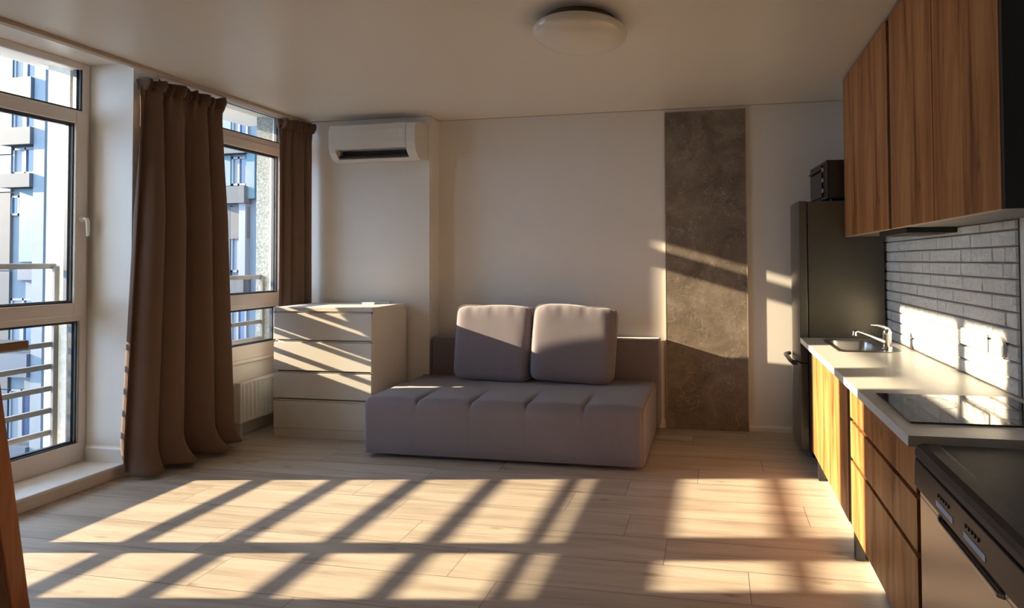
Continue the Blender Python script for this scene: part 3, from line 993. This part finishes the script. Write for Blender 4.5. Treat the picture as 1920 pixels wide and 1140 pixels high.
# tiled splashback: grout bed and brick-shaped tiles
tb = MB()
ty0, ty1 = 2.43, 4.35
tb.box(XR - .006, XR - .0008, ty0, ty1, ZC + .001, 1.5555, 1)
rnd = random.Random(3)
rh = .0665
z = ZC + .002
r_ = 0
while z < 1.54:
    z1 = min(z + rh - .0055, 1.554)
    y = ty0 + (.0 if r_ % 2 else -.11)
    while y < ty1:
        L = rnd.choice((.20, .20, .20, .105))
        a, b = max(y, ty0), min(y + L - .004, ty1)
        if b - a > .02:
            d = XR - .013 - rnd.random() * .004
            tb.add([(XR - .006, a, z), (XR - .006, b, z), (XR - .006, b, z1), (XR - .006, a, z1),
                    (d, a + .004, z + .004), (d, b - .004, z + .004), (d - rnd.random() * .002, b - .004, z1 - .004), (d, a + .004, z1 - .004)],
                   [(4, 5, 6, 7)[::-1], (0, 1, 5, 4)[::-1], (1, 2, 6, 5)[::-1], (2, 3, 7, 6)[::-1], (3, 0, 4, 7)[::-1]], 0)
        y += L
    z += rh
    r_ += 1
tag(tb.build('tiled_splashback', ['tile', 'grout'], loc=(XR, 3.3, ZC)), 'white rough brick tiles on the wall above the worktop', 'splashback')

# sockets
ws = thing('socket_strip', 'white row of three round sockets on the tiled wall', 'socket', (XR - .015, 2.80, 1.03))
bx(XR - .030, XR - .0195, 2.665, 2.925, .992, 1.070).build('cover_plate', 'white', ws, bevel=.004)
for y in (2.708, 2.795, 2.882):
    MB().lathe([(.036, 0), (.036, -.004), (.030, -.004), (.028, .004), (.003, .004)], (XR - .0305, y, 1.031), 28, axis='x').build('socket_face', 'white', ws)
sw = thing('wall_outlet', 'single round white outlet on the tiles right of the socket row', 'socket', (XR - .015, 2.55, 1.03))
MB().lathe([(.046, 0), (.046, -.012), (.040, -.017), (.002, -.018)], (XR - .0195, 2.552, 1.031), 36, axis='x').build('cover', 'white', sw)

# ------------------------------------------------------------------ upper cabinets
UX, UZ0, UZ1 = .90, 1.560, 2.668
ub = [(1.94, 2.488), (2.493, 3.054), (3.100, 3.682), (3.686, 4.100)]
labs = ['oak upper cabinet nearest the camera, its side dark', 'oak upper cabinet second from the camera', 'oak upper cabinet third from the camera, beyond the dark gap', 'oak upper cabinet in front of the oven, farthest from the camera']
for k, ((y0, y1), lb) in enumerate(zip(ub, labs)):
    u_ = thing('upper_cabinet', lb, 'kitchen cabinet', (1.05, (y0 + y1) / 2, UZ0), 'oak upper cabinets')
    e0 = y0 if k != 2 else 3.056
    bx(UX + .0205, XR - .002, e0 + .0005, y1 - .0005, UZ0, UZ1 + .01).build('body', 'darkgrey', u_)
    bx(UX + .021, XR - .014, e0 + .0006, y1 - .0006, UZ0 - .004, UZ0).build('bottom_board', 'underside', u_)
    d = bx(UX, UX + .019, y0 + .0015, y1 - .0015, UZ0 - .003, UZ1 - .012).build('door', 'oak', u_, bevel=.001)
    bx(UX - .0002, UX + .0185, y0 + .0015, y1 - .0015, UZ0 - .0055, UZ0 - .003).build('door_edge', 'oakedge', d)
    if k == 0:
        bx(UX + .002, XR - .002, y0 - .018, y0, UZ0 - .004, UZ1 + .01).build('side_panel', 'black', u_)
    if k == 2:
        bx(UX + .008, UX + .02, 3.056, 3.0985, UZ0 - .002, UZ1).build('filler', 'darkgrey', u_)
hdm = thing('under_cabinet_hood', 'slim black hood under the upper cabinets', 'extractor hood', (1.05, 3.2, 1.53))
bx(.94, XR - .016, 2.96, 3.42, 1.528, 1.5555).build('casing', 'black', hdm, bevel=.002)
bx(.99, 1.14, 3.02, 3.36, 1.525, 1.530).build('filter', 'darkgrey', hdm)

# ------------------------------------------------------------------ fridge
FY0, FY1 = 4.108, 4.55
fg = thing('fridge', 'tall dark bronze fridge freezer at the end of the worktop', 'fridge', (.88, 4.32, 0))
bx(.652, XR - .03, FY0, FY1, .03, 1.812).build('body', 'fridge', fg, bevel=.004)
def fdoor(z0, z1):
    n = 10
    out = [(.646, FY0 + .001), (.646, FY1)]
    for k in range(n + 1):
        t = k / n
        out.append((.592 - .016 * math.sin(math.pi * t) ** .8, FY1 - (FY1 - FY0 - .001) * t))
    return MB().prism(out, z0, z1, 'z')
fdoor(.672, 1.815).build('door', 'fridgedoor', fg, bevel=.004)
d = fdoor(.055, .664).build('door', 'fridgedoor', fg, bevel=.004)
tag(MB().tube([(.572, FY0 + .012, .668), (.545, FY0 + .02, .668), (.535, FY0 + .10, .668), (.535, FY1 - .06, .668), (.560, FY1 - .02, .668), (.575, FY1 - .01, .668)], [.017, .017, .015, .015, .015, .014]).build('handle', 'black', d), 'black bar handle')
bx(.67, XR - .05, FY0 + .02, FY1 - .02, .0, .03).build('foot_plate', 'black', fg)

# mini oven on the fridge, turned a little
ov = thing('mini_oven', 'dark mini oven standing on top of the fridge', 'oven', (.93, 4.32, 1.815))
OM = Matrix.Translation((.792, 4.135, 0)) @ Matrix.Rotation(R(5), 4, 'Z')
def om(mb): return mb.xf(OM)
om(bx(.012, .34, 0, .45, 1.832, 2.108)).build('body', 'oven', ov, bevel=.006)
om(MB().box(0, .012, 0, .014, 1.832, 2.108).box(0, .012, .436, .45, 1.832, 2.108).box(0, .012, .014, .436, 1.832, 1.85).box(0, .012, .014, .436, 2.092, 2.108)).build('front_frame', 'dwpanel', ov, bevel=.002)
om(bx(.004, .012, .014, .11, 1.85, 2.092)).build('control_panel', 'black', ov)
od = om(bx(-.006, .011, .115, .432, 1.856, 2.086)).build('door', 'ovenglass', ov, bevel=.002)
om(MB().tube([(-.006, .14, 2.055), (-.018, .145, 2.055), (-.018, .405, 2.055), (-.006, .41, 2.055)], .007)).build('handle', 'dwpanel', od)
for z in (1.895, 1.97, 2.045):
    k = MB().lathe([(.018, .004), (.017, -.016), (.002, -.018)], (0, .062, z), 20, axis='x')
    om(k).build('knob', 'chrome', ov)
vt = MB()
for q in range(7):
    vt.box(.08 + q * .03, .09 + q * .03, -.0015, .002, 2.03, 2.085)
om(vt).build('vent_slots', 'black', ov)
for x, y in ((.04, .03), (.04, .42), (.31, .03), (.31, .42)):
    om(MB().lathe([(.014, 1.8155), (.016, 1.833)], (x, y, 0), 14)).build('foot', 'black', ov)

# ------------------------------------------------------------------ dishwasher
dw = thing('dishwasher', 'freestanding dishwasher with dark top and steel door at the right edge', 'dishwasher', (.88, 1.55, 0))
DY0, DY1 = 1.19, 1.846
DT = Matrix.Translation((.60, 1.846, 0)) @ Matrix.Rotation(R(-1.2), 4, 'Z') @ Matrix.Translation((-.60, -1.846, 0))
def dm(mb): return mb.xf(DT)
dm(bx(.632, 1.17, DY0 + .004, DY1 - .004, .04, .79)).build('body', 'dwpanel', dw)
tp = [(.603, .793), (.598, .80), (.599, .815), (.606, .828), (.622, .835), (.66, .835), (.668, .8325), (1.17, .8325), (1.17, .793)]
dm(MB().prism(tp, DY0, DY1, 'y')).build('top', 'dwtop', dw, bevel=.003)
cpn = [(.640, .702), (.602, .702), (.596, .712), (.5985, .788), (.606, .7895), (.640, .7895)]
cpo = dm(MB().prism(cpn, DY0, DY1 - .001, 'y')).build('control_panel', 'dwpanel', dw, bevel=.002)
def on_panel(y0, y1, z0, z1, d=.0012):
    f = lambda z: .596 + (z - .712) / .076 * .0025
    return dm(MB().prism([(f(z0) - d, z0), (f(z1) - d, z1), (f(z1) + .002, z1), (f(z0) + .002, z0)], y0, y1, 'y'))
tag(on_panel(1.548, 1.662, .724, .739).build('label_strip', 'label', cpo), 'pale blue label strip')
tag(on_panel(1.366, 1.482, .724, .739).build('label_strip', 'label', cpo), 'pale blue label strip')
bt = MB()
for y in [1.575 + .017 * k for k in range(5)] + [1.40 + .017 * k for k in range(5)]:
    bt.prism([(.5945, .752), (.5948, .760), (.60, .760), (.60, .752)], y, y + .007, 'y')
dm(bt).build('buttons', 'black', cpo)
dd = dm(MB().box(.612, .640, DY0 + .002, DY1 - .002, .10, .678).box(.612, .640, 1.678, DY1 - .002, .678, .700).box(.612, .640, DY0 + .002, 1.315, .678, .700)).build('door', 'dwdoor', dw, bevel=.002)
dm(bx(.622, .638, 1.315, 1.678, .676, .702)).build('recess', 'black', dd)
dm(MB().tube([(.613, 1.32, .677), (.604, 1.325, .677), (.604, 1.66, .678), (.606, 1.674, .684), (.612, 1.676, .698)], .0055, 10)).build('handle', 'steel', dd)
dm(bx(.665, 1.16, DY0 + .01, DY1 - .01, 0, .10)).build('toe_board', 'black', dw)

# ------------------------------------------------------------------ bar table at the left edge
bt_ = thing('bar_table', 'tall wooden table with splayed legs at the left edge', 'table', (-3.0, 1.3, 0))
TX1, TY1, TZ = -2.68, 1.800, 1.10
tt = rrect(TX1 - .62, TX1, TY1 - 1.05, TY1, .02, 4)
MB().prism(tt, TZ - .034, TZ, 'z').build('table_top', 'tabletop', bt_, bevel=.007, seg=3)
def leg(xa, ya, xb, yb):
    w0, w1_ = .036, .030
    vs_ = []
    for (x, y, z, w) in ((xb, yb, 0, w1_), (xa, ya, TZ - .034, w0)):
        vs_ += [(x - w, y - w, z), (x + w, y - w, z), (x + w, y + w, z), (x - w, y + w, z)]
    return MB().add(vs_, [(3, 2, 1, 0), (4, 5, 6, 7), (0, 1, 5, 4), (1, 2, 6, 5), (2, 3, 7, 6), (3, 0, 4, 7)])
LG = [(TX1 - .075, TY1 - .12, TX1 - .045, TY1 - .005), (TX1 - .545, TY1 - .12, TX1 - .575, TY1 - .005), (TX1 - .075, TY1 - .93, TX1 - .045, TY1 - 1.045), (TX1 - .545, TY1 - .93, TX1 - .575, TY1 - 1.045)]
for a in LG:
    leg(*a).build('leg', 'table', bt_, bevel=.006)
bx(TX1 - .545, TX1 - .075, TY1 - .10, TY1 - .075, TZ - .12, TZ - .034).box(TX1 - .545, TX1 - .075, TY1 - .975, TY1 - .95, TZ - .12, TZ - .034).build('apron', 'table', bt_, bevel=.003)
